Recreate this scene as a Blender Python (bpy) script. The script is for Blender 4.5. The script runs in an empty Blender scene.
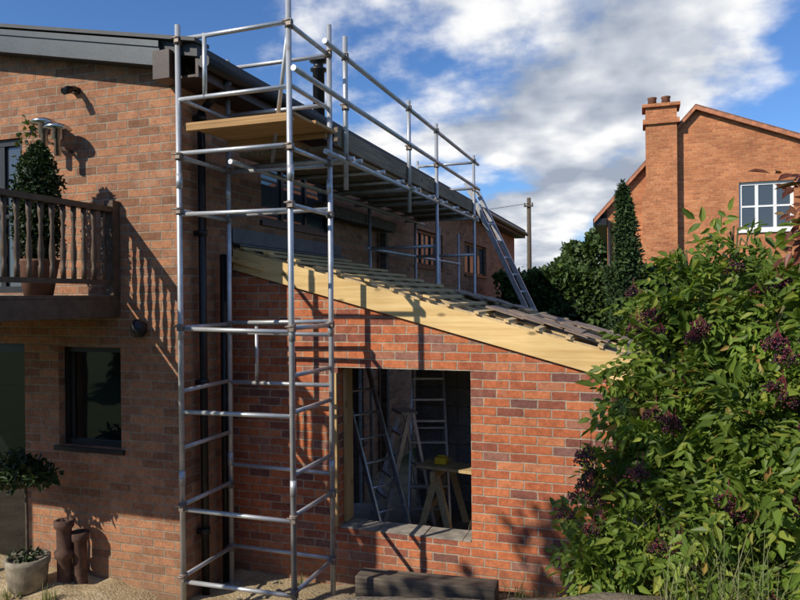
import bpy, math, random
import numpy as np
from mathutils import Vector, Matrix
random.seed(7); rng=np.random.default_rng(7)
S=bpy.context.scene
S.view_settings.view_transform='Standard'
try: S.view_settings.look='None'
except: pass
S.view_settings.exposure=0

# ---------------------------------------------------------------- materials
def newmat(name):
    m=bpy.data.materials.new(name); m.use_nodes=True
    nt=m.node_tree; b=nt.nodes['Principled BSDF']
    return m,nt,b
def N(nt,typ,**kw):
    n=nt.nodes.new(typ)
    for k,v in kw.items(): setattr(n,k,v)
    return n
def M(nt,op,a,b=None,c=None):
    n=nt.nodes.new('ShaderNodeMath'); n.operation=op
    for i,v in enumerate((a,b,c)):
        if v is None: continue
        if isinstance(v,(int,float)): n.inputs[i].default_value=v
        else: nt.links.new(v,n.inputs[i])
    return n.outputs[0]
def ramp(nt,fac,stops,interp='LINEAR'):
    r=nt.nodes.new('ShaderNodeValToRGB'); r.color_ramp.interpolation=interp
    e=r.color_ramp.elements
    while len(e)>1: e.remove(e[-1])
    e[0].position=stops[0][0]; e[0].color=(*stops[0][1],1)
    for p,c in stops[1:]:
        x=e.new(p); x.color=(*c,1)
    nt.links.new(fac,r.inputs[0]); return r.outputs[0]
def mixc(nt,fac,a,b,mode='MIX'):
    n=nt.nodes.new('ShaderNodeMix'); n.data_type='RGBA'; n.blend_type=mode
    for s,v in ((n.inputs[0],fac),(n.inputs[6],a),(n.inputs[7],b)):
        if isinstance(v,(int,float)): s.default_value=v
        elif isinstance(v,tuple): s.default_value=(*v,1)
        else: nt.links.new(v,s)
    return n.outputs[2]
def noise(nt,vec,scale,detail=4,rough=.55):
    n=nt.nodes.new('ShaderNodeTexNoise'); n.inputs['Scale'].default_value=scale
    n.inputs['Detail'].default_value=detail; n.inputs['Roughness'].default_value=rough
    if vec is not None: nt.links.new(vec,n.inputs['Vector'])
    return n.outputs['Fac']
def bump(nt,b,h,strength=.4,dist=.01):
    n=nt.nodes.new('ShaderNodeBump'); n.inputs['Strength'].default_value=strength
    n.inputs['Distance'].default_value=dist
    nt.links.new(h,n.inputs['Height']); nt.links.new(n.outputs[0],b.inputs['Normal'])

def simple(name,col,rough=.7,metal=0,var=.25,nscale=6,bmp=.15,spec=.4,stretch=None):
    m,nt,b=newmat(name)
    tc=N(nt,'ShaderNodeTexCoord'); v=tc.outputs['Object']
    if stretch:
        mp=N(nt,'ShaderNodeMapping'); mp.inputs['Scale'].default_value=stretch
        nt.links.new(v,mp.inputs[0]); v=mp.outputs[0]
    n1=noise(nt,v,nscale,5,.6)
    lo=tuple(c*(1-var) for c in col); hi=tuple(min(1,c*(1+var)) for c in col)
    c=ramp(nt,n1,[(.3,lo),(.7,hi)])
    nt.links.new(c,b.inputs['Base Color'])
    b.inputs['Roughness'].default_value=rough; b.inputs['Metallic'].default_value=metal
    b.inputs['Specular IOR Level'].default_value=spec
    if bmp: bump(nt,b,noise(nt,v,nscale*5,3),bmp,.004)
    return m

def steelmat(name):
    m,nt,b=newmat(name); tc=N(nt,'ShaderNodeTexCoord'); v=tc.outputs['Object']
    n1=noise(nt,v,9,5,.65); n2=noise(nt,v,55,3,.6); n3=noise(nt,v,4,4,.6)
    c=ramp(nt,n1,[(.3,(.36,.375,.39)),(.55,(.50,.515,.535)),(.75,(.62,.63,.64))])
    c=mixc(nt,ramp(nt,n2,[(.64,(0,)*3),(.70,(1,)*3)]),c,(.54,.51,.46))
    c=mixc(nt,ramp(nt,n3,[(.66,(0,)*3),(.76,(.6,)*3)]),c,(.20,.12,.07))
    nt.links.new(c,b.inputs['Base Color']); b.inputs['Metallic'].default_value=.55
    nt.links.new(ramp(nt,n1,[(.3,(.55,)*3),(.7,(.34,)*3)]),b.inputs['Roughness'])
    bump(nt,b,n2,.2,.003); return m

def timber(name,lo,hi,axis=0,rough=.6,knots=True):
    m,nt,b=newmat(name); tc=N(nt,'ShaderNodeTexCoord')
    mp=N(nt,'ShaderNodeMapping'); sc=[14,14,14]; sc[axis]=.7; mp.inputs['Scale'].default_value=sc
    nt.links.new(tc.outputs['Object'],mp.inputs[0])
    n1=noise(nt,mp.outputs[0],2.2,6,.65); n0=noise(nt,tc.outputs['Object'],1.3,3)
    c=ramp(nt,n1,[(.3,lo),(.68,hi)])
    c=mixc(nt,1,c,ramp(nt,n0,[(.3,(.8,.78,.75)),(.7,(1.1,1.1,1.1))]),'MULTIPLY')
    if knots:
        mv=N(nt,'ShaderNodeMapping'); s2=[7,7,7]; s2[axis]=3.2; mv.inputs['Scale'].default_value=s2; nt.links.new(tc.outputs['Object'],mv.inputs[0])
        vo=N(nt,'ShaderNodeTexVoronoi'); vo.inputs['Scale'].default_value=1; nt.links.new(mv.outputs[0],vo.inputs['Vector'])
        c=mixc(nt,ramp(nt,vo.outputs['Distance'],[(.06,(.85,)*3),(.16,(0,)*3)]),c,tuple(x*.35 for x in lo))
    nt.links.new(c,b.inputs['Base Color']); b.inputs['Roughness'].default_value=rough; b.inputs['Specular IOR Level'].default_value=.3
    bump(nt,b,n1,.25,.003); return m

def brick(name,stops,mortar,tint=.25,bw=.225,bh=.075,dirt=True):
    m,nt,b=newmat(name)
    tc=N(nt,'ShaderNodeTexCoord'); ob=tc.outputs['Object']
    sp=N(nt,'ShaderNodeSeparateXYZ'); nt.links.new(ob,sp.inputs[0])
    g=N(nt,'ShaderNodeNewGeometry'); sn=N(nt,'ShaderNodeSeparateXYZ'); nt.links.new(g.outputs['True Normal'],sn.inputs[0])
    sel=M(nt,'GREATER_THAN',M(nt,'ABSOLUTE',sn.outputs[0]),.6)
    h=M(nt,'ADD',M(nt,'MULTIPLY',sp.outputs[0],M(nt,'SUBTRACT',1,sel)),M(nt,'MULTIPLY',sp.outputs[1],sel))
    w1=noise(nt,ob,9,2); w2=noise(nt,ob,31,2)
    h=M(nt,'ADD',h,M(nt,'MULTIPLY',M(nt,'SUBTRACT',w2,.5),.012))
    v=M(nt,'ADD',sp.outputs[2],M(nt,'ADD',M(nt,'MULTIPLY',M(nt,'SUBTRACT',w1,.5),.010),M(nt,'MULTIPLY',M(nt,'SUBTRACT',w2,.5),.007)))
    vr=M(nt,'DIVIDE',v,bh); row=M(nt,'FLOOR',vr)
    wr=N(nt,'ShaderNodeTexWhiteNoise',noise_dimensions='1D'); nt.links.new(row,wr.inputs['W'])
    hx=M(nt,'ADD',M(nt,'DIVIDE',h,bw),M(nt,'ADD',M(nt,'MULTIPLY',M(nt,'FLOORED_MODULO',row,2),.5),M(nt,'MULTIPLY',wr.outputs['Value'],.06)))
    col=M(nt,'FLOOR',hx); fx=M(nt,'FRACT',hx); fz=M(nt,'FRACT',vr)
    dx=M(nt,'MULTIPLY',M(nt,'MINIMUM',fx,M(nt,'SUBTRACT',1,fx)),bw)
    dz=M(nt,'MULTIPLY',M(nt,'MINIMUM',fz,M(nt,'SUBTRACT',1,fz)),bh)
    d=M(nt,'MINIMUM',dx,dz)
    mr=N(nt,'ShaderNodeMapRange'); mr.interpolation_type='SMOOTHSTEP'
    mr.inputs['From Min'].default_value=.0035; mr.inputs['From Max'].default_value=.0072
    nt.links.new(d,mr.inputs['Value']); mask=mr.outputs[0]
    cb=N(nt,'ShaderNodeCombineXYZ'); nt.links.new(col,cb.inputs[0]); nt.links.new(row,cb.inputs[1]); nt.links.new(sel,cb.inputs[2])
    wn=N(nt,'ShaderNodeTexWhiteNoise',noise_dimensions='3D'); nt.links.new(cb.outputs[0],wn.inputs['Vector'])
    c=ramp(nt,wn.outputs['Value'],stops)
    n1=noise(nt,ob,45,4,.7); n2=noise(nt,ob,1.1,4,.6); n3=noise(nt,ob,14,4,.65)
    c=mixc(nt,1,c,ramp(nt,n1,[(.25,(.72,)*3),(.75,(1.34,)*3)]),'MULTIPLY')
    c=mixc(nt,1,c,ramp(nt,n3,[(.3,(.8,.78,.8)),(.6,(1.08,)*3)]),'MULTIPLY')
    mc=mixc(nt,1,mortar,ramp(nt,n3,[(.3,(.65,)*3),(.7,(1.15,)*3)]),'MULTIPLY')
    c=mixc(nt,mask,mc,c)
    c=mixc(nt,1,c,ramp(nt,n2,[(.3,(1-tint,)*3),(.7,(1+tint*.4,)*3)]),'MULTIPLY')
    if dirt:
        c=mixc(nt,M(nt,'MULTIPLY',ramp(nt,noise(nt,ob,5,6,.7),[(.58,(0,)*3),(.75,(.5,)*3)]),.6),c,(.46,.38,.31))
        mz=N(nt,'ShaderNodeMapRange'); mz.inputs['From Min'].default_value=.5; mz.inputs['From Max'].default_value=.1
        nt.links.new(M(nt,'ADD',sp.outputs[2],M(nt,'MULTIPLY',M(nt,'SUBTRACT',n3,.5),.4)),mz.inputs['Value'])
        c=mixc(nt,M(nt,'MULTIPLY',mz.outputs[0],.5),c,(.2,.15,.10))
    nt.links.new(c,b.inputs['Base Color'])
    b.inputs['Roughness'].default_value=.88; b.inputs['Specular IOR Level'].default_value=.2
    hgt=M(nt,'ADD',M(nt,'MULTIPLY',mask,M(nt,'ADD',.75,M(nt,'MULTIPLY',wn.outputs['Value'],.5))),M(nt,'MULTIPLY',n1,.6))
    bump(nt,b,hgt,.6,.007)
    return m

mat_brick_house=brick('brown_brick',[(0,(.22,.108,.062)),(.35,(.335,.155,.085)),(.7,(.41,.195,.102)),(1,(.27,.135,.083))],(.31,.255,.19),.18)
mat_brick_ext=brick('red_brick',[(0,(.17,.08,.068)),(.12,(.27,.09,.056)),(.3,(.41,.122,.056)),(.7,(.50,.155,.064)),(.88,(.52,.195,.09)),(1,(.25,.125,.1))],(.42,.335,.25),.15)
mat_brick_far=brick('orange_brick',[(0,(.42,.15,.066)),(.5,(.52,.19,.08)),(1,(.58,.24,.105))],(.46,.30,.18),.3,dirt=False)
mat_block=brick('block',[(0,(.2,.2,.19)),(1,(.28,.28,.265))],(.17,.16,.15),.2,.45,.225,False)
mat_roof=simple('roof_slate',(.045,.047,.052),.6)
mat_grey=simple('grey_metal_fascia',(.05,.06,.068),.45,.2,.12)
mat_brownfascia=simple('brown_fascia',(.05,.028,.022),.5)
mat_steel=steelmat('galvanised_steel')
mat_alu=simple('aluminium',(.6,.62,.65),.36,.75,.2,20)
mat_coupler=simple('coupler_steel',(.24,.2,.17),.6,.6,.4,40)
mat_pine=timber('new_pine',(.60,.385,.145),(.78,.57,.27))
mat_batten=timber('batten',(.42,.30,.14),(.66,.48,.25),1,.65,False)
mat_board=timber('scaffold_board',(.13,.10,.07),(.30,.24,.17),1,.8)
mat_ply=timber('plywood',(.36,.20,.075),(.56,.34,.15),0,.7,False)
mat_darkwood=simple('dark_stained_wood',(.085,.055,.035),.6,0,.35,12)
mat_sleeper=timber('weathered_timber',(.05,.042,.035),(.19,.155,.12),0,.85)
mat_black=simple('black_plastic',(.012,.012,.013),.4)
mat_frame=simple('dark_window_frame',(.02,.018,.017),.4)
mat_white=simple('white_paint',(.78,.78,.76),.5,0,.05)
mat_membrane=simple('roof_membrane',(.27,.225,.155),.8,0,.35,4,.4)
mat_concrete=simple('concrete_floor',(.48,.45,.40),.85,0,.3,3,.4)
mat_terra=simple('terracotta',(.16,.08,.05),.8,0,.3,10)
mat_rust=simple('rusty_clay',(.085,.045,.032),.85,0,.45,14,.5)
mat_stone=simple('stone_pot',(.24,.21,.16),.85,0,.4,12,.4)
mat_yellow=simple('yellow_plastic',(.75,.5,.02),.4,0,.05)
mat_bark=simple('bark',(.09,.07,.05),.9,0,.4,20,.5)
mat_stem=simple('young_stem',(.12,.12,.05),.7)
mat_redstem=simple('berry_stem',(.15,.02,.035),.6)
mat_lead=simple('lead',(.12,.125,.13),.55,.2)
mat_chrome=simple('chrome',(.6,.6,.6),.25,1,.05)
def glass(name,col=(.02,.025,.03)):
    m,nt,b=newmat(name); b.inputs['Base Color'].default_value=(*col,1)
    b.inputs['Roughness'].default_value=.03; b.inputs['Specular IOR Level'].default_value=.8
    tc=N(nt,'ShaderNodeTexCoord'); bump(nt,b,noise(nt,tc.outputs['Object'],1.5,2),.08,.02)
    return m
mat_glass=glass('window_glass',(.008,.009,.01))
mat_glass2=glass('pale_window_glass',(.06,.07,.08))
m,nt,b=newmat('berries'); b.inputs['Roughness'].default_value=.3
gg=N(nt,'ShaderNodeNewGeometry'); nt.links.new(ramp(nt,gg.outputs['Random Per Island'],[(0,(.012,.004,.012)),(.65,(.038,.006,.018)),(1,(.14,.014,.03))]),b.inputs['Base Color'])
mat_berry=m
def leafmat(name,stops,trans=.3,rough=.45,tcol=None):
    m,nt,b=newmat(name)
    g=N(nt,'ShaderNodeNewGeometry'); tc=N(nt,'ShaderNodeTexCoord')
    c=ramp(nt,g.outputs['Random Per Island'],stops)
    n=noise(nt,tc.outputs['Object'],2.2,2)
    c=mixc(nt,1,c,ramp(nt,n,[(.3,(.65,)*3),(.7,(1.25,)*3)]),'MULTIPLY')
    nt.links.new(c,b.inputs['Base Color']); b.inputs['Roughness'].default_value=rough
    b.inputs['Specular IOR Level'].default_value=.3
    t=N(nt,'ShaderNodeBsdfTranslucent')
    tc2=mixc(nt,1,c,(1.7,1.6,.6),'MULTIPLY'); nt.links.new(tc2,t.inputs[0])
    mx=N(nt,'ShaderNodeMixShader'); mx.inputs[0].default_value=trans
    nt.links.new(b.outputs[0],mx.inputs[1]); nt.links.new(t.outputs[0],mx.inputs[2])
    nt.links.new(mx.outputs[0],nt.nodes['Material Output'].inputs[0])
    return m
mat_elder=leafmat('elder_leaf',[(0,(.08,.135,.022)),(.4,(.125,.195,.03)),(.8,(.18,.26,.042)),(.96,(.28,.31,.055)),(1,(.30,.16,.06))],.36)
mat_elder_red=leafmat('elder_leaf_red',[(0,(.13,.05,.03)),(.6,(.19,.06,.04)),(1,(.2,.16,.05))],.36)
mat_conifer=leafmat('conifer_leaf',[(0,(.02,.042,.016)),(.6,(.038,.075,.022)),(1,(.075,.12,.03))],.1,.6)
mat_box=leafmat('topiary_leaf',[(0,(.014,.028,.010)),(1,(.04,.07,.018))],.12,.5)
mat_hedge=leafmat('hedge_leaf',[(0,(.03,.055,.015)),(.6,(.05,.09,.02)),(1,(.09,.14,.03))],.2,.5)
mat_tree=leafmat('tree_leaf',[(0,(.04,.07,.02)),(.6,(.06,.10,.028)),(1,(.10,.14,.04))],.25,.5)
mat_grass=leafmat('grass_blade',[(0,(.10,.13,.04)),(.5,(.17,.20,.08)),(1,(.28,.27,.14))],.3,.6)

# ---------------------------------------------------------------- mesh builder
class MB:
    def __init__(s): s.v=[];s.f=[];s.m=[];s.sm=[]
    def box(s,x0,x1,y0,y1,z0,z1,mi=0):
        s.prism([(x0,y0,z0),(x1,y0,z0),(x1,y0,z1),(x0,y0,z1)],(0,y1-y0,0),mi)
    def prism(s,poly,ext,mi=0):
        i=len(s.v);n=len(poly);e=Vector(ext)
        s.v+=[tuple(p) for p in poly]+[tuple(Vector(p)+e) for p in poly]
        nn=Vector((0,0,0))
        for k in range(n):
            a=Vector(poly[k]);b=Vector(poly[(k+1)%n]); nn+=a.cross(b)
        flip = nn.dot(e)>0
        F=[tuple(range(i,i+n)),tuple(range(i+2*n-1,i+n-1,-1))]
        for k in range(n):
            k2=(k+1)%n; F.append((i+k2,i+k,i+n+k,i+n+k2))
        if flip: F=[f[::-1] for f in F]
        for f in F: s.f.append(f); s.m.append(mi); s.sm.append(False)
    def obox(s,c,ax,ay,az,mi=0):
        c=Vector(c);ax=Vector(ax);ay=Vector(ay);az=Vector(az)
        s.prism([c-ax-ay-az,c+ax-ay-az,c+ax-ay+az,c-ax-ay+az],tuple(2*ay),mi)
    def beam(s,p,q,w,h,mi=0,up=(0,0,1)):
        p=Vector(p);q=Vector(q);d=(q-p);L=d.length;d.normalize()
        sd=d.cross(Vector(up)); 
        if sd.length<1e-4: sd=Vector((1,0,0))
        sd.normalize(); u=sd.cross(d)
        s.obox((p+q)/2,sd*w/2,d*L/2,u*h/2,mi)
    def tube(s,p,q,r,mi=0,n=10,r2=None,caps=True):
        p=Vector(p);q=Vector(q);d=(q-p).normalized(); r2=r if r2 is None else r2
        a=d.orthogonal().normalized();b=d.cross(a); i=len(s.v)
        for k in range(n):
            t=2*math.pi*k/n; s.v.append(tuple(p+(a*math.cos(t)+b*math.sin(t))*r))
        for k in range(n):
            t=2*math.pi*k/n; s.v.append(tuple(q+(a*math.cos(t)+b*math.sin(t))*r2))
        for k in range(n):
            k2=(k+1)%n; s.f.append((i+k,i+k2,i+n+k2,i+n+k)); s.m.append(mi); s.sm.append(True)
        if caps:
            s.f.append(tuple(range(i+n-1,i-1,-1))); s.m.append(mi); s.sm.append(False)
            s.f.append(tuple(range(i+n,i+2*n))); s.m.append(mi); s.sm.append(False)
    def path(s,pts,radii,mi=0,n=7):
        for k in range(len(pts)-1): s.tube(pts[k],pts[k+1],radii[k],mi,n,radii[k+1],False)
    def lathe(s,c,prof,mi=0,n=20):
        c=Vector(c);i=len(s.v)
        for r,z in prof:
            for k in range(n):
                t=2*math.pi*k/n; s.v.append((c.x+r*math.cos(t),c.y+r*math.sin(t),c.z+z))
        for j in range(len(prof)-1):
            for k in range(n):
                k2=(k+1)%n
                s.f.append((i+j*n+k,i+j*n+k2,i+(j+1)*n+k2,i+(j+1)*n+k)); s.m.append(mi); s.sm.append(True)
        s.f.append(tuple(i+k for k in range(n-1,-1,-1))); s.m.append(mi); s.sm.append(False)
        j=len(prof)-1
        s.f.append(tuple(i+j*n+k for k in range(n))); s.m.append(mi); s.sm.append(False)
    def build(s,name,mats,parent=None,bevel=0):
        me=bpy.data.meshes.new(name); me.from_pydata(s.v,[],s.f)
        if not isinstance(mats,(list,tuple)): mats=[mats]
        for m in mats: me.materials.append(m)
        me.polygons.foreach_set('material_index',s.m); me.polygons.foreach_set('use_smooth',s.sm)
        me.update()
        o=bpy.data.objects.new(name,me); S.collection.objects.link(o)
        if parent: o.parent=parent
        if bevel:
            b=o.modifiers.new('bevel','BEVEL'); b.width=bevel; b.segments=2; b.limit_method='ANGLE'
        return o
def empty(name,loc=(0,0,0)):
    o=bpy.data.objects.new(name,None); S.collection.objects.link(o); o.empty_display_size=.3
    return o
def rawmesh(name,V,F,mat,parent=None,smooth=False):
    me=bpy.data.meshes.new(name); me.from_pydata(V.tolist() if hasattr(V,'tolist') else V,[],F.tolist() if hasattr(F,'tolist') else F)
    me.materials.append(mat)
    if smooth: me.polygons.foreach_set('use_smooth',[True]*len(me.polygons))
    o=bpy.data.objects.new(name,me); S.collection.objects.link(o)
    if parent: o.parent=parent
    return o

# ---------------------------------------------------------------- foliage
def unit(v): return v/np.maximum(np.linalg.norm(v,axis=-1,keepdims=True),1e-9)
def leaves(P,D,Nn,L,W,fold=.18):
    D=unit(D); Sd=unit(np.cross(D,Nn)); Up=np.cross(Sd,D)
    L=L[:,None];W=W[:,None]
    v=np.stack([P, P+D*L*.3-Sd*W+Up*W*fold, P+D*L*.68-Sd*W*.75+Up*W*fold, P+D*L-Up*L*.08,
                P+D*L*.68+Sd*W*.75+Up*W*fold, P+D*L*.3+Sd*W+Up*W*fold],axis=1)
    n=len(P); base=(np.arange(n)*6)[:,None]
    F=np.concatenate([base+np.array([[0,1,2,3]])[:, ::-1],base+np.array([[0,3,4,5]])[:, ::-1]],axis=0)
    return v.reshape(-1,3),F
def cloud(name,blobs,L,W,mat,parent=None,shell=.5,outward=.8):
    Ps=[];Ds=[];Ns=[]
    for c,r,n in blobs:
        u=unit(rng.normal(size=(n,3))); rad=(shell+(1-shell)*rng.random(n)**.7)
        rad*=1+.12*np.sin(u[:,0]*7+c[0]*9)*np.cos(u[:,2]*6+c[1]*5)
        P=np.array(c)+u*np.array(r)*rad[:,None]
        Ps.append(P); Ns.append(unit(u*outward+rng.normal(size=(n,3))*.6+np.array([0,0,.4]))); Ds.append(unit(rng.normal(size=(n,3))+u*.5))
    P=np.concatenate(Ps);D=np.concatenate(Ds);Nn=np.concatenate(Ns);n=len(P)
    l=L*(.6+.8*rng.random(n)); w=W*(.6+.8*rng.random(n))
    V,F=leaves(P,D,Nn,l,w)
    return rawmesh(name,V,F,mat,parent)

# ---------------------------------------------------------------- ground
def sm(a,b,x):
    t=np.clip((x-a)/(b-a),0,1); return t*t*(3-2*t)
def gh(x,y):
    f=-x*.327+y*.945
    z=.06+.12*sm(-2.8,-1.2,x)
    z=z+.14*sm(-3.7,-4.6,x)
    z=z+1.0*sm(5.1,3.2,f)*sm(-4.2,-2.4,x)
    return z
def axis():
    a=list(np.arange(-9,9.01,.09)); s=9.0;st=.2
    ext=[]
    while s<400: st*=1.25; s+=st; ext.append(s)
    return np.array([-e for e in ext[::-1]]+a+ext)
ax=axis(); ay=axis()+3
X,Y=np.meshgrid(ax,ay,indexing='ij')
Z=gh(X,Y)+.02*np.sin(X*5.1+Y*3.3)*np.sin(Y*4.7-X*2)+rng.normal(size=X.shape)*.009*(np.abs(X)<9)
Z+=(.045+.03*np.sin(X*9+1)+.02*np.sin(X*17))*np.exp(-((X+4.3)**2/.6+(Y-4.78)**2/.05))
Vg=np.stack([X,Y,Z],-1).reshape(-1,3); ny=len(ay)
ii,jj=np.meshgrid(np.arange(len(ax)-1),np.arange(ny-1),indexing='ij')
b0=(ii*ny+jj).ravel()
Fg=np.stack([b0,b0+ny,b0+ny+1,b0+1],-1)
m,nt,b=newmat('ground_soil')
tc=N(nt,'ShaderNodeTexCoord'); ob=tc.outputs['Object']
sp=N(nt,'ShaderNodeSeparateXYZ'); nt.links.new(ob,sp.inputs[0])
n1=noise(nt,ob,3.5,8,.65); n2=noise(nt,ob,40,4,.6)
sand=ramp(nt,n1,[(.3,(.30,.22,.13)),(.5,(.45,.35,.21)),(.7,(.55,.45,.30))])
dirt=ramp(nt,n1,[(.3,(.12,.095,.065)),(.55,(.24,.195,.14)),(.7,(.36,.30,.22))])
grs=ramp(nt,n1,[(.3,(.04,.075,.02)),(.7,(.08,.12,.035))])
mr=N(nt,'ShaderNodeMapRange'); mr.inputs['From Min'].default_value=-3.0; mr.inputs['From Max'].default_value=-2.0
nt.links.new(M(nt,'ADD',sp.outputs[0],M(nt,'MULTIPLY',M(nt,'SUBTRACT',n1,.5),1.6)),mr.inputs['Value'])
c=mixc(nt,mr.outputs[0],sand,dirt)
mg=N(nt,'ShaderNodeMapRange'); mg.inputs['From Min'].default_value=9; mg.inputs['From Max'].default_value=11
nt.links.new(sp.outputs[1],mg.inputs['Value']); c=mixc(nt,mg.outputs[0],c,grs)
mg=N(nt,'ShaderNodeMapRange'); mg.inputs['From Min'].default_value=3.6; mg.inputs['From Max'].default_value=2.8
nt.links.new(M(nt,'ADD',sp.outputs[1],n1),mg.inputs['Value']); c=mixc(nt,mg.outputs[0],c,grs)
c=mixc(nt,1,c,ramp(nt,n2,[(.3,(.7,)*3),(.7,(1.15,)*3)]),'MULTIPLY')
nt.links.new(c,b.inputs['Base Color']); b.inputs['Roughness'].default_value=.95; b.inputs['Specular IOR Level'].default_value=.15
bump(nt,b,M(nt,'ADD',n1,n2),.7,.025)
rawmesh('ground',Vg,Fg,m,smooth=True)

# ---------------------------------------------------------------- main house
XS=-3.664; YG=4.885; YE=21.5; EZ=4.60; T=.3
house=empty('brick_house')
w=MB()
def roofz(x):
    return EZ+.19*(XS-x) if x>-8.2 else EZ+.19*(XS+8.2)-.19*(-8.2-x)
def colpiece(x0,x1,z0,z1=None):
    if z1 is None: w.prism([(x0,YG,z0),(x1,YG,z0),(x1,YG,roofz(x1)),(x0,YG,roofz(x0))],(0,T,0))
    else: w.prism([(x0,YG,z0),(x1,YG,z0),(x1,YG,z1),(x0,YG,z1)],(0,T,0))
colpiece(-12.7,-8.2,-.3); colpiece(-8.2,-6.5,-.3)
colpiece(-6.5,-5.36,2.25,2.72); colpiece(-6.5,-5.36,4.15)
colpiece(-5.36,-4.96,-.3)
colpiece(-4.96,-4.27,-.3,1.34); colpiece(-4.96,-4.27,2.23)
colpiece(-4.27,XS-.001,-.3)
def wallX(mb,x0,x1,y0,y1,z0,z1,ops,mi=0):
    y=y0
    for (a,b_,c,d) in sorted(ops):
        mb.box(x0,x1,y,a,z0,z1,mi); mb.box(x0,x1,a,b_,z0,c,mi); mb.box(x0,x1,a,b_,d,z1,mi); y=b_
    mb.box(x0,x1,y,y1,z0,z1,mi)
sw=[(6.25,7.95,3.45,4.1),(11.35,13.2,3.2,3.85),(15.0,17.3,3.15,3.88)]
wallX(w,XS-T,XS,YG+T,YE,-.3,EZ+.04,sw)
w.box(-12.7,XS-T,YE-T,YE,-.3,EZ)
w.build('walls',mat_brick_house,house)
r=MB()
E=.32
yf=YG-.16
def slab(x0,x1,za,zb,th):
    r.prism([(x0,yf,za),(x1,yf,zb),(x1,yf,zb+th),(x0,yf,za+th)],(0,YE+.2-yf,0))
rz=lambda x: EZ+.06+.19*(XS-x)
slab(-8.2,XS+E,rz(-8.2),rz(XS+E),.10); slab(-13.1,-8.2,rz(-8.2)-.19*4.9,rz(-8.2),.10)
r.build('roof',mat_roof,house)
v=MB()
def vb(x0,x1,y0,y1,dz0,dz1,mi=0):
    v.prism([(x0,y0,rz(x0)+dz0),(x1,y0,rz(x1)+dz0),(x1,y0,rz(x1)+dz1),(x0,y0,rz(x0)+dz1)],(0,y1-y0,0),mi)
vb(-8.2,XS-.02,yf-.03,yf-.002,-.11,.085); vb(-8.2,XS+E+.02,yf-.06,yf+.14,.104,.135,1)
vb(-8.2,XS-.02,yf-.042,yf-.031,.04,.09)
vb(-8.2,XS,yf,YG-.002,-.1,-.004)
v.box(XS-.07,XS+.09,yf-.05,YG-.003,EZ-.16,EZ+.07,2)
v.build('verge_board',[mat_grey,mat_roof,mat_brownfascia],house)
f=MB()
f.box(XS+E-.03,XS+E-.002,yf+.02,YE+.15,EZ-.16,EZ+.0)
f.box(XS+.004,XS+E-.032,yf+.02,YE+.15,EZ-.155,EZ-.135)
f.build('eaves_fascia',mat_brownfascia,house)
g=MB()
g.tube((XS+E+.05,yf+.02,EZ-.04),(XS+E+.05,YE+.15,EZ-.04),.055,0,12)
px=XS+.07;py=5.13
g.tube((XS+E+.04,py,EZ-.08),(px,py,EZ-.32),.034,0,12); g.tube((px,py,EZ-.32),(px,py,.05),.034,0,12)
for z in (.6,1.9,3.2,4.2): g.tube((px,py,z),(px,py,z+.05),.045,0,12); g.box(XS,px,py-.03,py+.03,z,z+.04)
g.tube((px+.02,5.42,3.05),(px+.02,5.42,.05),.034,0,12)
g.build('gutter_and_downpipe',mat_black,house)
def winX(mb,x,y0,y1,z0,z1,n,fr=.055):
    mb.box(x-.06,x,y0,y0+fr,z0,z1); mb.box(x-.06,x,y1-fr,y1,z0,z1)
    mb.box(x-.06,x,y0+fr,y1-fr,z0,z0+fr); mb.box(x-.06,x,y0+fr,y1-fr,z1-fr,z1)
    for k in range(1,n):
        c=y0+(y1-y0)*k/n; mb.box(x-.055,x-.005,c-fr/2,c+fr/2,z0+fr,z1-fr)
    mb.box(x-.04,x-.03,y0+fr,y1-fr,z0+fr,z1-fr,1)
def winY(mb,y,x0,x1,z0,z1,n,fr=.055,rows=1):
    mb.box(x0,x0+fr,y,y+.06,z0,z1); mb.box(x1-fr,x1,y,y+.06,z0,z1)
    mb.box(x0+fr,x1-fr,y,y+.06,z0,z0+fr); mb.box(x0+fr,x1-fr,y,y+.06,z1-fr,z1)
    for k in range(1,n):
        c=x0+(x1-x0)*k/n; mb.box(c-fr/2,c+fr/2,y+.005,y+.055,z0+fr,z1-fr)
    for k in range(1,rows):
        c=z0+(z1-z0)*k/rows; mb.box(x0+fr,x1-fr,y+.008,y+.052,c-fr*.3,c+fr*.3)
    mb.box(x0+fr,x1-fr,y+.03,y+.04,z0+fr,z1-fr,1)
wi=MB()
for (a,b_,c_,d) in sw: winX(wi,XS-.06,a,b_,c_,d,3); wi.box(XS-.05,XS+.03,a-.03,b_+.03,c_-.05,c_-.001)
wi.build('side_windows',[mat_frame,mat_glass2],house)
wi=MB(); winY(wi,YG+.07,-4.96,-4.27,1.34,2.23,1,.05); wi.box(-5.0,-4.23,YG-.03,YG+.07,1.30,1.339)
wi.box(-4.9,-4.86,YG+.085,YG+.095,1.39,2.18)
wi.build('ground_floor_window',[mat_frame,mat_glass],house)
wi=MB(); winY(wi,YG+.1,-6.5,-5.36,-.1,2.25,2,.09); wi.build('ground_floor_door',[mat_frame,mat_glass],house)
wi=MB(); winY(wi,YG+.03,-6.5,-5.36,2.72,4.15,4,.06,2); wi.build('balcony_door',[mat_frame,mat_glass2],house)
q=MB(); q.box(-4.75,-4.68,YG-.05,YG,4.48,4.53); q.tube((-4.69,YG-.05,4.51),(-4.68,YG-.15,4.48),.025,0,12); q.tube((-4.68,YG-.13,4.48),(-4.68,YG-.19,4.45),.035,0,12,.03)
q.build('security_camera',mat_black,house)
q=MB(); q.lathe((-4.02,YG-.07,2.33),[(.04,0),(.055,.02),(.07,.07),(.055,.12),(.03,.15)]); q.box(-4.05,-3.99,YG-.04,YG,2.36,2.44)
q.build('bulkhead_light',mat_black,house)
q=MB()
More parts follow.
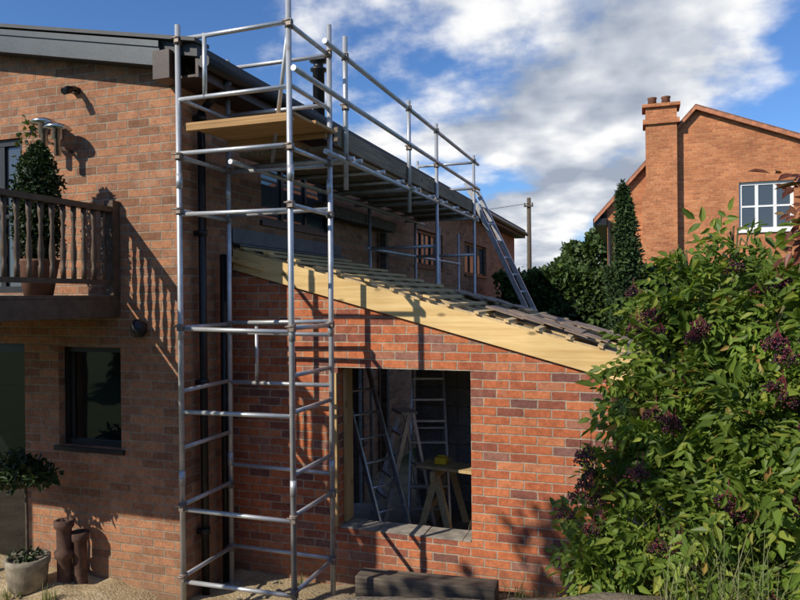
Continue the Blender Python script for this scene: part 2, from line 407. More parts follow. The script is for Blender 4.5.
for dx,dz in((0,0),(.15,-.06)):
    q.lathe((-4.93+dx,YG-.16,4.10+dz),[(.03,-.14),(.03,0),(.05,.01),(.05,.09),(.12,.10),(.09,.13),(.03,.15)])
    q.tube((-4.93+dx,YG-.16,4.05+dz),(-4.93+dx,YG,4.03+dz),.014)
q.build('wall_lamps',mat_chrome,house)
q=MB(); q.lathe((-4.35,9.06,4.7),[(.085,0),(.085,1.2),(.12,1.22),(.12,1.25),(.07,1.27),(.07,1.33),(.13,1.35),(.13,1.38)])
q.build('flue_pipe',mat_black,house)

# balcony
bal=empty('timber_balcony')
XB=-4.263; Y0=2.85
d=MB()
for k in range(19):
    x=XB-.14*k; d.box(x-.135,x,Y0,YG-.003,2.655,2.685)
d.box(XB-.045,XB,Y0,YG-.004,2.50,2.654); d.box(-6.9,XB-.046,Y0,Y0+.045,2.50,2.654)
for k in range(1,6): d.box(XB-.45*k-.045,XB-.45*k,Y0+.046,YG-.004,2.5,2.654)
for x in (XB-.09,-6.8): d.box(x,x+.09,Y0+.05,Y0+.14,0,2.50)
d.build('deck',mat_darkwood,bal,.004)
rl=MB()
rl.box(XB-.075,XB-.0,Y0,YG-.004,3.40,3.445); rl.box(XB-.06,XB-.02,Y0,YG-.004,2.78,2.82)
rl.box(-6.9,XB-.076,Y0,Y0+.07,3.40,3.445); rl.box(-6.9,XB-.076,Y0+.01,Y0+.05,2.78,2.82)
for y in (YG-.09,Y0): rl.box(XB-.085,XB+.005,y-.001,y+.085,2.686,3.50)
def baluster(x,y):
    rl.lathe((x,y,2.82),[(.02,0),(.02,.09),(.014,.1),(.022,.16),(.024,.22),(.013,.33),(.02,.4),(.012,.43),(.021,.49),(.021,.58)],0,8)
y=Y0+.15
while y<YG-.1: baluster(XB-.04,y); y+=.108
x=XB-.18
while x>-6.9: baluster(x,Y0+.035); x-=.108
rl.build('railing',mat_darkwood,bal)

top=empty('topiary_bush')
q=MB(); q.lathe((-4.72,4.45,2.686),[(.11,0),(.16,.28),(.17,.3),(.15,.3),(.14,.27)]); q.tube((-4.72,4.45,2.9),(-4.72,4.45,3.3),.02); q.build('pot',mat_terra,top)
bl=[]
for k in range(19):
    z=3.03+.048*k; t_=k/18
    rr=.205*(min(1,.75+t_*1.2))*max(.30,(1-max(0,(t_-.6)/.4)**2.2*.75))
    bl.append(((-4.72+random.uniform(-.012,.012),4.45,z),(rr,rr,.07),520))
cloud('foliage',bl,.032,.011,mat_box,top,.35)
cloud('climbing_shoots',[((-5.22,YG-.06,4.2),(.1,.05,.12),26),((-5.3,YG-.06,4.0),(.06,.04,.2),20)],.05,.018,mat_tree,house,.2)

st=empty('potted_tree')
q=MB(); q.lathe((-4.93,4.5,.19),[(.12,0),(.15,.03),(.165,.2),(.18,.24),(.18,.28),(.15,.28),(.14,.25)]); q.build('pot',mat_stone,st)
q=MB(); q.path([(-4.93,4.5,.4),(-4.92,4.49,.8),(-4.94,4.5,1.1),(-4.93,4.5,1.25)],[.014,.013,.012,.008])
for k in range(7):
    a=k*.9; q.path([(-4.93,4.5,1.12),(-4.93+.1*math.cos(a),4.5+.1*math.sin(a),1.2),(-4.93+.2*math.cos(a),4.5+.2*math.sin(a),1.24+.04*math.sin(k))],[.006,.004,.002],0,5)
q.build('trunk',mat_bark,st)
cloud('crown',[((-4.93,4.5,1.2),(.2,.2,.13),300),((-5.07,4.45,1.14),(.17,.16,.1),130),((-4.77,4.5,1.18),(.16,.15,.09),130),((-4.95,4.4,1.32),(.13,.12,.08),70)],.065,.019,mat_box,st,.3)
cloud('underplanting',[((-4.93,4.5,.48),(.13,.13,.05),130)],.04,.012,mat_box,st,.2)
q=MB()
q.lathe((-4.69,4.66,.18),[(.075,0),(.075,.04),(.06,.05),(.06,.24),(.078,.26),(.082,.31),(.062,.33),(.062,.50),(.08,.52),(.084,.575),(.07,.58),(.055,.58),(.05,.45)])
q.lathe((-4.60,4.74,.18),[(.07,0),(.06,.03),(.06,.38),(.078,.40),(.08,.46),(.06,.46),(.05,.4)])
q.build('clay_drain_pipe',mat_rust)

# ---------------------------------------------------------------- extension
ext=empty('brick_extension')
YW=5.7; XR=-.2; YB=8.2; TZ=2.965
def ez(x): return TZ-.272*(x-XS)
w=MB()
def ep(x0,x1,z0,z1=None,y=YW,t=.11,mi=0):
    a=z1 if z1 is not None else ez(x0); b_=z1 if z1 is not None else ez(x1)
    w.prism([(x0,y,z0),(x1,y,z0),(x1,y,b_),(x0,y,a)],(0,t,0),mi)
OX0,OX1,OZ0,OZ1=-2.575,-1.35,.57,2.02
ep(XS+.002,OX0,-.3); ep(OX1,XR,-.3); ep(OX0,OX1,-.3,OZ0); ep(OX0,OX1,OZ1)
ep(XS+.002,OX0-.03,-.3,y=YW+.16,mi=1); ep(OX1+.03,XR-.25,-.3,y=YW+.16,mi=1); ep(OX0-.03,OX1+.03,-.3,OZ0-.01,y=YW+.16,mi=1); ep(OX0-.03,OX1+.03,OZ1+.03,y=YW+.16,mi=1)
ep(XS+.002,-3.3,-.3,y=YB-.27,mi=1);ep(-3.3,-2.55,2.1,y=YB-.27,mi=1); ep(-2.55,XR-.25,-.3,y=YB-.27,mi=1)
ep(XS+.002,-3.3,-.3,y=YB-.11);ep(-3.3,-2.55,2.1,y=YB-.11); ep(-2.55,XR,-.3,y=YB-.11)
zr=ez(XR)
wallX(w,XR-.11,XR,YW+.111,YB-.111,-.3,zr-.03,[(6.3,7.7,.15,1.85)])  # side opening is out of view, added to let skylight into the room
wallX(w,XR-.27,XR-.16,YW+.271,YB-.271,-.3,zr-.03,[(6.3,7.7,.15,1.85)],1)
w.build('walls',[mat_brick_ext,mat_block],ext)
q=MB(); random.seed(5); x=OX0+.003
while x<OX1-.02:
    x2=min(x+random.uniform(.08,.22),OX1-.003)
    q.box(x,x2-.004,YW+random.uniform(-.002,.012),YW+.27+random.uniform(-.01,.01),OZ0,OZ0+random.uniform(.004,.014)); x=x2
q.build('sill_mortar_bed',simple('mortar',(.27,.24,.2),.9,0,.35,9,.5),ext,.003)
q=MB(); q.box(OX0-.075,OX0-.002,YW-.03,YW-.002,OZ0+.02,OZ1-.05)
q.box(OX0+.002,OX0+.03,YW+.112,YW+.27,OZ0+.023,OZ1-.02)
q.build('timber_profile',timber('pine_upright',(.42,.27,.11),(.6,.41,.19),2),ext)
q=MB(); q.box(OX0-.1,OX1+.1,YW+.112,YW+.158,OZ1+.005,OZ1+.1); q.build('steel_lintel',mat_coupler,ext)
q=MB(); q.box(XS+.01,XR-.28,YW+.28,YB-.28,-.1,.1); q.build('floor_slab',mat_concrete,ext)
q=MB()
def rs(x0,x1,y0,y1,h0,h1,mi=0):
    q.prism([(x0,y0,ez(x0)+h0),(x1,y0,ez(x1)+h0),(x1,y0,ez(x1)+h1),(x0,y0,ez(x0)+h1)],(0,y1-y0,0),mi)
XO=XR+.14
for k in range(6):
    y=YW+.02+k*.47; rs(XS+.005,XO-.02,y,y+.047,.002,.145)
q.build('rafters',mat_pine,ext)
q=MB(); rs(XS+.005,XO,YW-.004,YB+.05,.147,.156); q.build('roof_membrane',mat_membrane,ext)
q=MB()
x=XS+.1;k=0
while x<XO-.05:
    rs(x,x+.04,YW-.01+random.uniform(-.01,.01),YB+.04+random.uniform(-.05,.05),.182,.204); x+=.25;k+=1
for k in range(6):
    y=YW+.02+k*.47; rs(XS+.03,XO-.05,y,y+.045,.157,.181)
q.build('battens',mat_batten,ext)
q=MB(); random.seed(3)
for (x,y,l,wd) in((-1.3,6.1,.9,.6),(-.95,6.9,.8,.6),(-1.9,7.2,.8,.5),(-.6,5.95,.4,.4)):
    nx=max(1,int(l/.16))
    for i in range(nx):
        for j in range(max(1,int(wd/.25))):
            xx=x+i*.16;yy=y+j*.25+random.uniform(-.02,.02);hh=.206+random.uniform(0,.02)
            q.prism([(xx,yy,ez(xx)+hh+.012),(xx+.19,yy+.01,ez(xx+.19)+hh),(xx+.19,yy+.01,ez(xx+.19)+hh+.012),(xx,yy,ez(xx)+hh+.024)],(0.01,.24,0))
q.build('loose_tiles',simple('reddish_tile',(.24,.175,.13),.8,0,.4,9),ext)
q=MB()
rs(XS+.03,XO+.02,YW-.034,YW-.011,-.035,.165)
q.build('barge_board',mat_pine,ext,.003)
q=MB()
for x in (-3.3,-3.02,-2.62,-2.3,-1.75):
    rs(x,x+.06,YW-.05,YW+.05,.206,.226)
rs(XS-.2,XS+.35,YW-.075,YW-.036,.04,.09); 
q.build('timber_offcuts',mat_pine,ext)
q=MB(); rs(XS+.005,XS+.10,YW-.01,YB,.21,.225); q.box(XS+.001,XS+.02,YW-.01,YB,TZ+.2,TZ+.36); q.build('lead_flashing',mat_lead,ext)

def ladder(name,p,q_,side,width,rungs,r=.012,mat=mat_alu,parent=None,sec=(.022,.055)):
    mb=MB();p=Vector(p);q_=Vector(q_);s=Vector(side).normalized()*width/2
    for sg in(-1,1): mb.beam(p+s*sg,q_+s*sg,sec[0],sec[1],0,up=tuple((q_-p).cross(s)))
    for k in range(rungs):
        c=p.lerp(q_,(k+.6)/rungs); mb.tube(c-s,c+s,r*1.2,0,8)
    return mb.build(name,mat,parent)
ladder('ladder',(-2.3,6.6,.1),(-2.95,6.75,2.25),(.5,1,0),.38,9)
def stepladder(x,y,h,wd=.42,sp=.32,ang=0.3,z0=.1):
    e=empty('step_ladder')
    a=Vector((math.cos(ang),math.sin(ang),0)); n=Vector((-a.y,a.x,0)); o=Vector((x,y,z0))
    up=Vector((0,0,h))
    mb=MB()
    for sg in(-1,1):
        mb.beam(o+a*sg*wd/2-n*sp, o+a*sg*wd*.36+up,.022,.05); mb.beam(o+a*sg*wd/2+n*sp*.8, o+a*sg*wd*.36+up+n*.05,.02,.03)
    k=1;ns=int(h/.25)
    for k in range(1,ns+1):
        t=k/(ns+1); c=o-n*sp*(1-t)+up*t; ww=wd/2*(1-t)+wd*.36*t
        mb.beam(c-a*ww,c+a*ww,.08,.022)
    for t in (.15,.55): 
        c=o+n*sp*.8*(1-t)+up*t; ww=wd/2; mb.beam(c-a*ww*.95,c+a*ww*.95,.02,.02)
    mb.obox(o+up+Vector((0,0,.012)),a*wd*.4,n*.09,Vector((0,0,.012)))
    mb.build('frame',mat_alu,e)
stepladder(-2.42,7.1,1.3,.42,.35,-.9); stepladder(-2.3,7.6,1.85,.46,.4,.3)
q=MB()
for dx in(0,.55):
    x=-2.0+dx;y=7.15-dx*.3
    q.beam((x-.02,y-.35,.80),(x-.02,y+.35,.80),.05,.1)
    for yy in(-.28,.28):
        q.beam((x,y+yy,.8),(x-.2,y+yy*1.15,.1),.045,.07); q.beam((x,y+yy,.8),(x+.18,y+yy*1.15,.1),.045,.07)
    q.beam((x-.13,y-.3,.4),(x-.13,y+.3,.4),.02,.09)
q.beam((-2.2,7.05,.87),(-1.3,6.9,.87),.3,.03); q.build('saw_horse_bench',mat_batten)
q=MB(); q.obox((-1.98,7.0,.93),(.06,0,0),(0,.05,0),(0,0,.035)); q.tube((-2.02,7,.975),(-1.94,7,.975),.01,0,8); q.build('yellow_toolbox',mat_yellow,None,.01)
q=MB()
for k in range(5): q.beam((-1.5+.07*k,7.75,.1),(-1.45+.05*k,7.88,1.75-.1*k),.05,.08)
q.build('timber_lengths',mat_sleeper)
q=MB(); q.obox((-1.66,5.38,.27),(.58,.03,.01),(-.005,.1,0),(0,0,.09)); q.build('timber_sleeper',mat_sleeper,None,.012)

# ---------------------------------------------------------------- scaffold tower
tw=empty('scaffold_tower')
XL,XRT,YN,YK=-3.505,-2.5,4.7,5.4
t=MB()
R=.0228
cp=MB()
def coup(x,y,z):
    cp.tube((x,y,z-.028),(x,y,z+.028),.034,0,8); cp.obox((x+.02,y-.03,z),(.02,0,0),(0,.022,0),(0,0,.024)); cp.tube((x-.03,y-.05,z+.012),(x+.035,y-.05,z+.012),.008,0,6)
for (x,y,zt) in((XL,YN,4.86),(XRT,YN,5.25),(XL+.0,YK,4.8),(XRT,YK,4.98)):
    zb=float(gh(np.array(x),np.array(y)))
    t.tube((x,y,zb+.01),(x+random.uniform(-.008,.008),y,zt),R,0,14); t.box(x-.07,x+.07,y-.07,y+.07,zb-.005,zb+.012)
    for zj in (1.2,2.38,3.6): t.tube((x,y,zj-.06),(x,y,zj+.06),R*1.18,0,14)
def railx(y,z,z2=None): t.tube((XL-.0,y,z),(XRT,y,z if z2 is None else z2),R*.8,0,10)
def raily(x,z): t.tube((x,YN,z+random.uniform(-.008,.008)),(x,YK,z+random.uniform(-.008,.008)),R*.8,0,10)
for z in (.37,.95,1.74,2.40,3.33,3.82,4.25,4.74): railx(YN,z+random.uniform(-.01,.01),z+random.uniform(-.01,.01)) 
for z in (.42,1.15,1.9,2.34,2.44,3.40,3.78,4.3,4.72): railx(YK,z+random.uniform(-.01,.01),z+random.uniform(-.01,.01))
for z in (.40,.98,1.3,1.78,2.05,2.42,3.36,3.8,4.27,4.73): raily(XRT,z)
for z in (.40,.98,1.45,1.9,2.42,3.36,3.8,4.27,4.73): raily(XL,z)
t.tube((XL+.28,YK,1.9),(XL+.28,YK,2.4),R*.7,0,10); t.tube((XL+.25,YN,4.25),(XL+.25,YN,4.76),R*.8,0,10)
t.tube((XRT,YN,4.74),(XRT-.55,YK,3.85),R*.8,0,10)
t.build('tubes',mat_steel,tw)
for x in(XL,XRT):
    for y in(YN,YK):
        for z in(.4,.97,2.42,3.36,3.8,4.73): coup(x,y,z)
cp.build('couplers',mat_coupler,tw)
q=MB(); q.box(XL+.03,XRT+.02,YN+.03,YN+.34,4.05,4.075); q.box(XL+.05,XRT+.05,YN+.345,YK+.02,4.052,4.08)
q.beam((XL+.03,YN+.05,4.03),(XRT,YN+.05,4.03),.04,.04); q.beam((XL+.03,YK-.05,4.03),(XRT,YK-.05,4.03),.04,.04)
q.build('plywood_platform',mat_ply,tw,.003)

# ---------------------------------------------------------------- walkway scaffold
wk=empty('scaffold_walkway')
q=MB(); YE2=10.85
for k in range(4):
    x=-2.52-.225*k
    for (a,b_) in((5.45,8.1),(8.11,YE2)):
        q.box(x-.215,x,a+random.uniform(-.03,.03),b_+random.uniform(-.03,.0),3.93,3.968)
q.box(-2.50,-2.465,5.5,8.3,3.97,4.13); q.box(-2.498,-2.463,8.31,YE2,3.975,4.135)
q.build('boards',mat_board,wk)
t=MB();cp=MB()
for y in(5.62,7.4,8.52,10.63):
    zb=.05
    t.tube((-2.44,y,3.6 if y<8.3 else zb),(-2.44,y,4.95 if y<6 else 4.86),R,0,12); coup(-2.44,y,4.77); coup(-2.44,y,4.33); coup(-2.44,y,3.88)
    t.tube((-2.38,y+.05,3.88),(-3.6,y+.05,3.88),R,0,10)
t.tube((-2.44,5.2,4.77),(-2.44,10.95,4.77),R,0,12); t.tube((-2.415,4.6,4.36),(-2.415,10.9,4.36),R,0,12)
t.tube((-2.44,5.2,3.86),(-2.44,10.9,3.86),R,0,12); t.tube((-3.35,5.2,3.84),(-3.35,10.9,3.84),R,0,12)
y=5.9
while y<10.9: t.tube((-2.4,y,3.905),(-3.55,y,3.905),R*.9,0,10); y+=.6
for y in(8.6,10.6): t.tube((-3.4,y,.05),(-3.4,y,3.95),R,0,12)
t.tube((-2.44,8.55,3.3),(-3.4,8.6,3.3),R,0,10); t.tube((-2.44,10.6,3.3),(-3.4,10.6,3.3),R,0,10)
t.tube((-3.4,8.5,3.3),(-3.4,13.5,3.3),R,0,10)
for y in (12.0,13.4): t.tube((-3.4,y,.05),(-3.4,y,3.9),R,0,10)
for z in(4.36,4.77): t.tube((-2.44,10.75,z),(-3.4,10.75,z),R,0,10)
t.tube((-3.4,10.75,3.9),(-3.4,10.75,4.86),R,0,10)
t.build('tubes',mat_steel,wk); cp.build('couplers',mat_coupler,wk)
q=MB()
q.box(-3.6,-3.45,7.3,9.8,3.62,3.76); q.box(-3.62,-3.52,9.55,9.65,.1,3.6)
q.build('support_timbers',mat_sleeper,wk)
ladder('access_ladder',(-.55,11.25,.05),(-2.62,11.15,4.5),(.15,1,0),.38,16,.014,mat_alu,None,(.03,.075))

# ---------------------------------------------------------------- neighbour house
nb=empty('neighbour_brick_house')
w=MB(); YH=23.
def nz(x): return 8.33-(1.66-x)*1.11 if x<1.66 else 8.33-(x-1.66)*.406
def npc(x0,x1,z0,z1=None):
    w.prism([(x0,YH,z0),(x1,YH,z0),(x1,YH,z1 if z1 else nz(x1)),(x0,YH,z1 if z1 else nz(x0))],(0,.3,0))
npc(-.95,1.66,-.5); npc(1.66,2.85,-.5); npc(2.85,4.32,-.5,4.55); npc(2.85,4.32,6.0); npc(4.32,7.2,-.5)
w.box(-.95,-.65,YH+.3,YH+9,-.5,5.3)
w.box(.10,1.12,YH-.28,YH-.002,-.5,5.7)
w.prism([(.10,YH-.28,5.701),(1.12,YH-.28,5.701),(1.12,YH-.28,5.95),(.22,YH-.28,5.95)],(0,.278,0)) 
w.box(.22,1.12,YH-.28,YH-.002,5.951,7.9)
w.box(.14,1.20,YH-.36,YH+.5,7.901,8.05); w.box(.22,1.12,YH-.28,YH+.42,8.051,8.42); w.box(.12,1.22,YH-.37,YH+.52,8.421,8.52)
w.box(.22,1.12,YH+.301,YH+.45,6,7.9)
w.build('walls',mat_brick_far,nb)
q=MB()
for (a,b_) in((-1.35,1.66),(1.66,7.5)):
    za,zb=nz(a),nz(b_)
    q.prism([(a,YH-.12,za+.01),(b_,YH-.12,zb+.01),(b_,YH-.12,zb+.13),(a,YH-.12,za+.13)],(0,9.2,0))
q.build('roof',simple('clay_tiles',(.2,.10,.065),.8,0,.3,8),nb)
q=MB()
for (a,b_) in((-1.35,1.66),(1.66,7.5)):
    n_=int((b_-a)/.3)
    for i in range(n_):
        x0=a+(b_-a)*i/n_; x1=a+(b_-a)*(i+1)/n_
        za,zb=nz(x0),nz(x1)
        q.prism([(x0,YH-.19,za-.05),(x1,YH-.19,zb-.05),(x1,YH-.19,zb+.05+(.03 if a<1 else 0)),(x0,YH-.19,za+.05+(0 if a<1 else .03))],(0,.065,0))
q.build('verge_tiles',simple('verge_tile',(.42,.17,.09),.8,0,.3,8),nb)
q=MB(); q.box(-1.38,-.96,YH-.1,YH+9,4.88,5.1); q.tube((-.88,YH-.08,5.0),(-.88,YH-.08,0),.05); q.build('eaves_and_downpipe',mat_black,nb)
q=MB()
for x in(.42,.82): q.lathe((x,YH+.05,8.52),[(.14,0),(.12,.22),(.14,.24),(.14,.28),(.1,.28)])
q.build('chimney_pots',mat_terra,nb)
q=MB(); winY(q,YH+.08,2.85,4.32,4.55,6.0,3,.09,2); q.box(2.78,4.39,YH-.06,YH+.08,4.48,4.549); q.build('window',[mat_white,mat_glass2],nb)

# hedge, conifer, trees, pole
def hedgebox(name,x0,x1,y0,y1,h,n,L_=.12):
    hd=empty(name)
    q=MB(); q.box(x0,x1,y0,y1,0,h-.12); q.build('core',simple('hedge_core',(.012,.022,.008),.9),hd)
    P=np.stack([rng.uniform(x0-.1,x1+.1,n),rng.uniform(y0-.15,y1+.1,n),rng.uniform(0,h+.05,n)],-1)
    k=rng.random(n)
    if (x1-x0)>(y1-y0):
        a=k<.4; P[a,1]=y0-.1+rng.normal(size=a.sum())*.06
        a=(k>=.4)&(k<.6); P[a,1]=y1+.1+rng.normal(size=a.sum())*.06
    else:
        a=k<.6; P[a,0]=x0-.1+rng.normal(size=a.sum())*.15
    a=k>=.6; P[a,2]=h-.02+rng.normal(size=a.sum())*.07+.05*np.sin(P[a,0]*3)
    V_,F_=leaves(P,rng.normal(size=(n,3)),unit(rng.normal(size=(n,3))*.8+np.array([0,-.3,.6])),L_*(.6+.8*rng.random(n)),L_*.38*(.6+.8*rng.random(n)))
    rawmesh('leaves',V_,F_,mat_hedge,hd)
hedgebox('hedge',-3.0,3.5,15.8,17.0,3.12,24000)
hedgebox('added_reflection_hedge',-16,9,-9.2,-8,4.0,14000,.35)  # unseen hedge added behind the camera to darken window reflections and ambient
hedgebox('added_ambient_hedge',7.5,9,-8,10,3.6,9000,.35)  # unseen hedge added on the right to cut ambient light in the shade
cf=empty('conifer')
q=MB(); q.tube((-.28,14.7,0),(-.28,14.7,4.2),.1,0,8,.02); q.build('trunk',mat_bark,cf)
bl=[]
for k in range(40):
    z=.3+k*.112; rr=.44*min(1,(5.0-z)/2.6)**.75+.02
    a=random.uniform(0,6.28); bl.append(((-.28+math.cos(a)*rr*.2,14.7+math.sin(a)*rr*.2,z),(rr*.85,rr*.85,.26),440))
cloud('foliage',bl,.10,.018,mat_conifer,cf,.35)
tr=empty('distant_trees')
q=MB(); bl=[]
for (x,y,z,rr) in((-3.6,47,5.0,1.5),(-2.2,46,5.8,1.2),(-1,48,5.2,1.6),(-5.2,50,4.2,1.2),(-8.5,55,3.4,1.6),(-11,56,3.2,1.4),(1,50,5,2.2),(-6.6,53,3.6,1.3)):
    q.tube((x,y,0),(x,y,z),.2,0,8,.08)
    for j in range(9):
        u=unit(rng.normal(size=3)); bl.append(((x+u[0]*rr*.6,y+u[1]*rr*.6,z+u[2]*rr*.55),(rr*.5,rr*.5,rr*.4),240))
    bl.append(((x,y,z-1.6),(rr,rr,1.6),400))
q.build('trunks',mat_bark,tr); cloud('crowns',bl,.32,.11,mat_tree,tr,.4)
pl=empty('telegraph_pole')
q=MB(); q.tube((-4.5,30.2,0),(-4.5,30.2,6.9),.12,0,10,.085); q.box(-4.7,-4.3,30.05,30.12,6.5,6.57)
for x in(-4.66,-4.34): q.tube((x,30.1,6.57),(x,30.1,6.68),.03,0,6)
pts=[Vector((-4.5,30.1,6.65)).lerp(Vector((-30,34,7.5)),i/12)-Vector((0,0,.9*math.sin(math.pi*i/12))) for i in range(13)]
q.path(pts,[.012]*13,0,5)
q.build('pole',mat_bark,pl)

# ---------------------------------------------------------------- elder bush
el=empty('elder_bush')
lobes=[((.17,4.5,2.62),.18,95),((.14,4.4,2.25),.24,120),((.44,4.35,2.60),.26,150),((.75,4.15,2.50),.30,180),((.20,4.25,1.95),.32,190),
 ((.5,4.06,2.02),.42,270),((.85,3.84,2.05),.48,280),((.0,4.2,1.45),.30,160),((.40,3.95,1.5),.45,270),((.74,3.72,1.5),.5,300),
 ((-.12,4.1,1.02),.27,140),((.2,4.05,.95),.42,240),((.65,3.8,.95),.5,240),((1.1,3.9,2.5),.42,180),((1.1,3.75,1.9),.5,200),
 ((1.08,3.7,2.85),.25,80),((.22,4.4,2.86),.10,16),((.50,4.3,2.94),.10,16),((-.17,4.15,1.66),.13,28),((-.28,4.1,1.2),.12,26),((.86,4.0,2.85),.12,22),((-.05,4.3,2.0),.12,18)]
lobes_red=[((.88,3.66,3.08),.15,34),((.98,3.68,3.22),.14,26),((.80,3.7,2.98),.08,10)]
br=MB(); base=Vector((.5,4.12,.5))
def elder(lobes,name,mat):
    CP=[];CD=[];CN=[]
    for c,rr,n in lobes:
        c=Vector(c); b0=base+Vector((random.uniform(-.25,.25),random.uniform(-.15,.2),0))
        mid=b0.lerp(c,.5)+Vector((random.uniform(-.1,.1),random.uniform(-.05,.1),.12))
        pts=[b0,b0.lerp(mid,.5)+Vector((0,0,.05)),mid,mid.lerp(c,.55)+Vector((0,0,.03)),c]
        br.path(pts,[.022,.019,.015,.010,.007])
        for k in range(max(4,n//16)):
            u=Vector(unit(rng.normal(size=3)+np.array([0,-.1,.3])).tolist()); e=c+u*rr*random.uniform(.6,1.05)
            br.path([mid.lerp(c,random.uniform(.5,1)),c.lerp(e,.5)+Vector((0,0,.04)),e],[.007,.005,.0025],0,5)
        u=unit(rng.normal(size=(n,3))); rad=(.35+.65*rng.random(n)**.6)
        rad*=1+.22*np.sin(u[:,0]*6+c.x*13)*np.cos(u[:,2]*5+c.y*11)
        P=np.array(c)+u*rr*rad[:,None]
        CP.append(P); D=unit(u*.8+rng.normal(size=(n,3))*.5+np.array([-.1,-.2,-.2])); CD.append(D)
        CN.append(unit(u*.4+np.array([-.25,-.45,.75])+rng.normal(size=(n,3))*.42))
    P=np.concatenate(CP);D=np.concatenate(CD);Nn=np.concatenate(CN);n=len(P)
    Sd=unit(np.cross(D,Nn)); Nn=np.cross(Sd,D)
    Lc=(.12+.12*rng.random(n))
    LP=[];LD=[];LN=[];LL=[];LW=[]
    for (pos,side) in((1,0),(.78,-1),(.78,1),(.48,-1),(.48,1),(.2,-1),(.2,1)):
        p=P+D*(Lc*pos*.8)[:,None]-Nn*(Lc*pos*pos*.18)[:,None]
        d=D if side==0 else D*.55+Sd*side*.85
        d=unit(d+rng.normal(size=(n,3))*.16-np.array([0,0,.2]))
        LP.append(p);LD.append(d);LN.append(unit(Nn+rng.normal(size=(n,3))*.3))
        s=(.95 if side==0 else .85 if pos>.5 else .8)
        l=Lc*.46*s*(.75+.5*rng.random(n)); LL.append(l);LW.append(l*.21)
    V_,F_=leaves(np.concatenate(LP),np.concatenate(LD),np.concatenate(LN),np.concatenate(LL),np.concatenate(LW),.28)
    rawmesh(name,V_,F_,mat,el)
elder(lobes,'leaves',mat_elder); elder(lobes_red,'red_leaves',mat_elder_red)
bp=[(.06,4.28,2.42),(.02,4.25,2.52),(.35,4.05,2.45),(.20,4.05,2.2),(.62,3.6,2.15),(.75,3.5,2.3),
(-.30,3.98,1.58),(-.28,3.95,1.45),(-.26,3.97,1.70),(.0,3.86,1.76),(.15,3.65,1.45),(.38,3.5,1.7),(.62,3.35,1.75),
(.82,3.5,3.06),(.85,3.46,2.94),(.95,3.5,3.0),(.80,3.55,3.14),(.5,4.05,2.74),(.7,3.85,2.7),(.1,3.8,2.0),(.75,3.4,1.98),(.58,3.45,1.25),(.6,3.5,2.45)]
bv=[];bf=[]
phi=(1+5**.5)/2
ico=unit(np.array([(-1,phi,0),(1,phi,0),(-1,-phi,0),(1,-phi,0),(0,-1,phi),(0,1,phi),(0,-1,-phi),(0,1,-phi),(phi,0,-1),(phi,0,1),(-phi,0,-1),(-phi,0,1)]))
icf=np.array([(0,11,5),(0,5,1),(0,1,7),(0,7,10),(0,10,11),(1,5,9),(5,11,4),(11,10,2),(10,7,6),(7,1,8),(3,9,4),(3,4,2),(3,2,6),(3,6,8),(3,8,9),(4,9,5),(2,4,11),(6,2,10),(8,6,7),(9,8,1)])
bs=MB(); cnt=0
for c in bp:
    for sub in range(random.choice((2,3,3,4))):
        c0=np.array(c)+rng.normal(size=3)*.05+np.array([0,-.02,0])
        apex=c0+np.array([rng.normal()*.02,.03,.05])
        for k in range(6):
            e=c0+np.array([math.cos(k*1.05)*.045,math.sin(k*1.05)*.045,-.005]); bs.tube(apex,e,.0017,0,4,.0012,False)
        bs.tube(apex,apex+np.array([0,.05,.04]),.0024,0,4,.0022,False)
        m_=70
        th=rng.random(m_)*6.283; ra=np.sqrt(rng.random(m_))*.055
        pp=np.stack([np.cos(th)*ra,np.sin(th)*ra*.9,.03-.05*rng.random(m_)-(ra**2)*5],-1)+c0
        for p in pp:
            bv.append(p+ico*(.0045+.0024*rng.random())); bf.append(icf+12*cnt); cnt+=1
rawmesh('berries',np.concatenate(bv),np.concatenate(bf),mat_berry,el,True)
bs.build('berry_stalks',mat_redstem,el)
br.build('branches',mat_stem,el)

# ---------------------------------------------------------------- weeds and grasses
def grass(name,spots,w=.006,lean_=.5):
    PP=[];FF=[];c=0
    for (x,y,rad,hh,nn) in spots:
        for k in range(nn):
            a=random.uniform(0,6.28);r_=rad*math.sqrt(random.random()); bx=x+r_*math.cos(a);by=y+r_*math.sin(a)
            z=float(gh(np.array(bx),np.array(by))); H=hh*random.uniform(.5,1.1); lean=random.uniform(.1,lean_)*H; a2=random.uniform(0,6.28)
            dx,dy=math.cos(a2),math.sin(a2); sx,sy=-dy*w,dx*w
            rows=[]
            for t_ in(0,.4,.75,1):
                q=(bx+dx*lean*t_*t_,by+dy*lean*t_*t_,z+H*(t_-.18*t_*t_)); ww=1-t_*.9
                rows+= [(q[0]-sx*ww,q[1]-sy*ww,q[2]),(q[0]+sx*ww,q[1]+sy*ww,q[2])]
            PP+=rows
            for j in range(3): FF.append((c+2*j,c+2*j+1,c+2*j+3,c+2*j+2))
            c+=8
    return rawmesh(name,PP,FF,mat_grass)
grass('ornamental_grass',[(.30,3.2,.10,.58,45),(.42,3.15,.1,.62,40),(.15,3.4,.10,.42,20)],.0035,1.0)
grass('weeds',[(-4.55,4.35,.06,.16,30),(-3.85,4.5,.05,.15,30),(-4.9,4.3,.08,.12,30),(-2.9,5.55,.06,.14,20),(-.95,5.45,.12,.25,60),(-.7,5.3,.15,.3,70),(-.45,5.3,.12,.35,60),(-2.2,5.3,.04,.1,14)],.005)
q=MB(); random.seed(11)
for k in range(260):
    x=random.uniform(-5.4,-.6); y=random.uniform(4.3,5.6)
    if x<XS+.1 and y>4.8: continue
    r_=random.uniform(.006,.03)*random.random()**.5; z=float(gh(np.array(x),np.array(y)))
    a=random.uniform(0,3); q.obox((x,y,z+r_*.3),(r_*math.cos(a),r_*math.sin(a),r_*.2),(-r_*.8*math.sin(a),r_*.8*math.cos(a),0),(0,0,r_*.5))
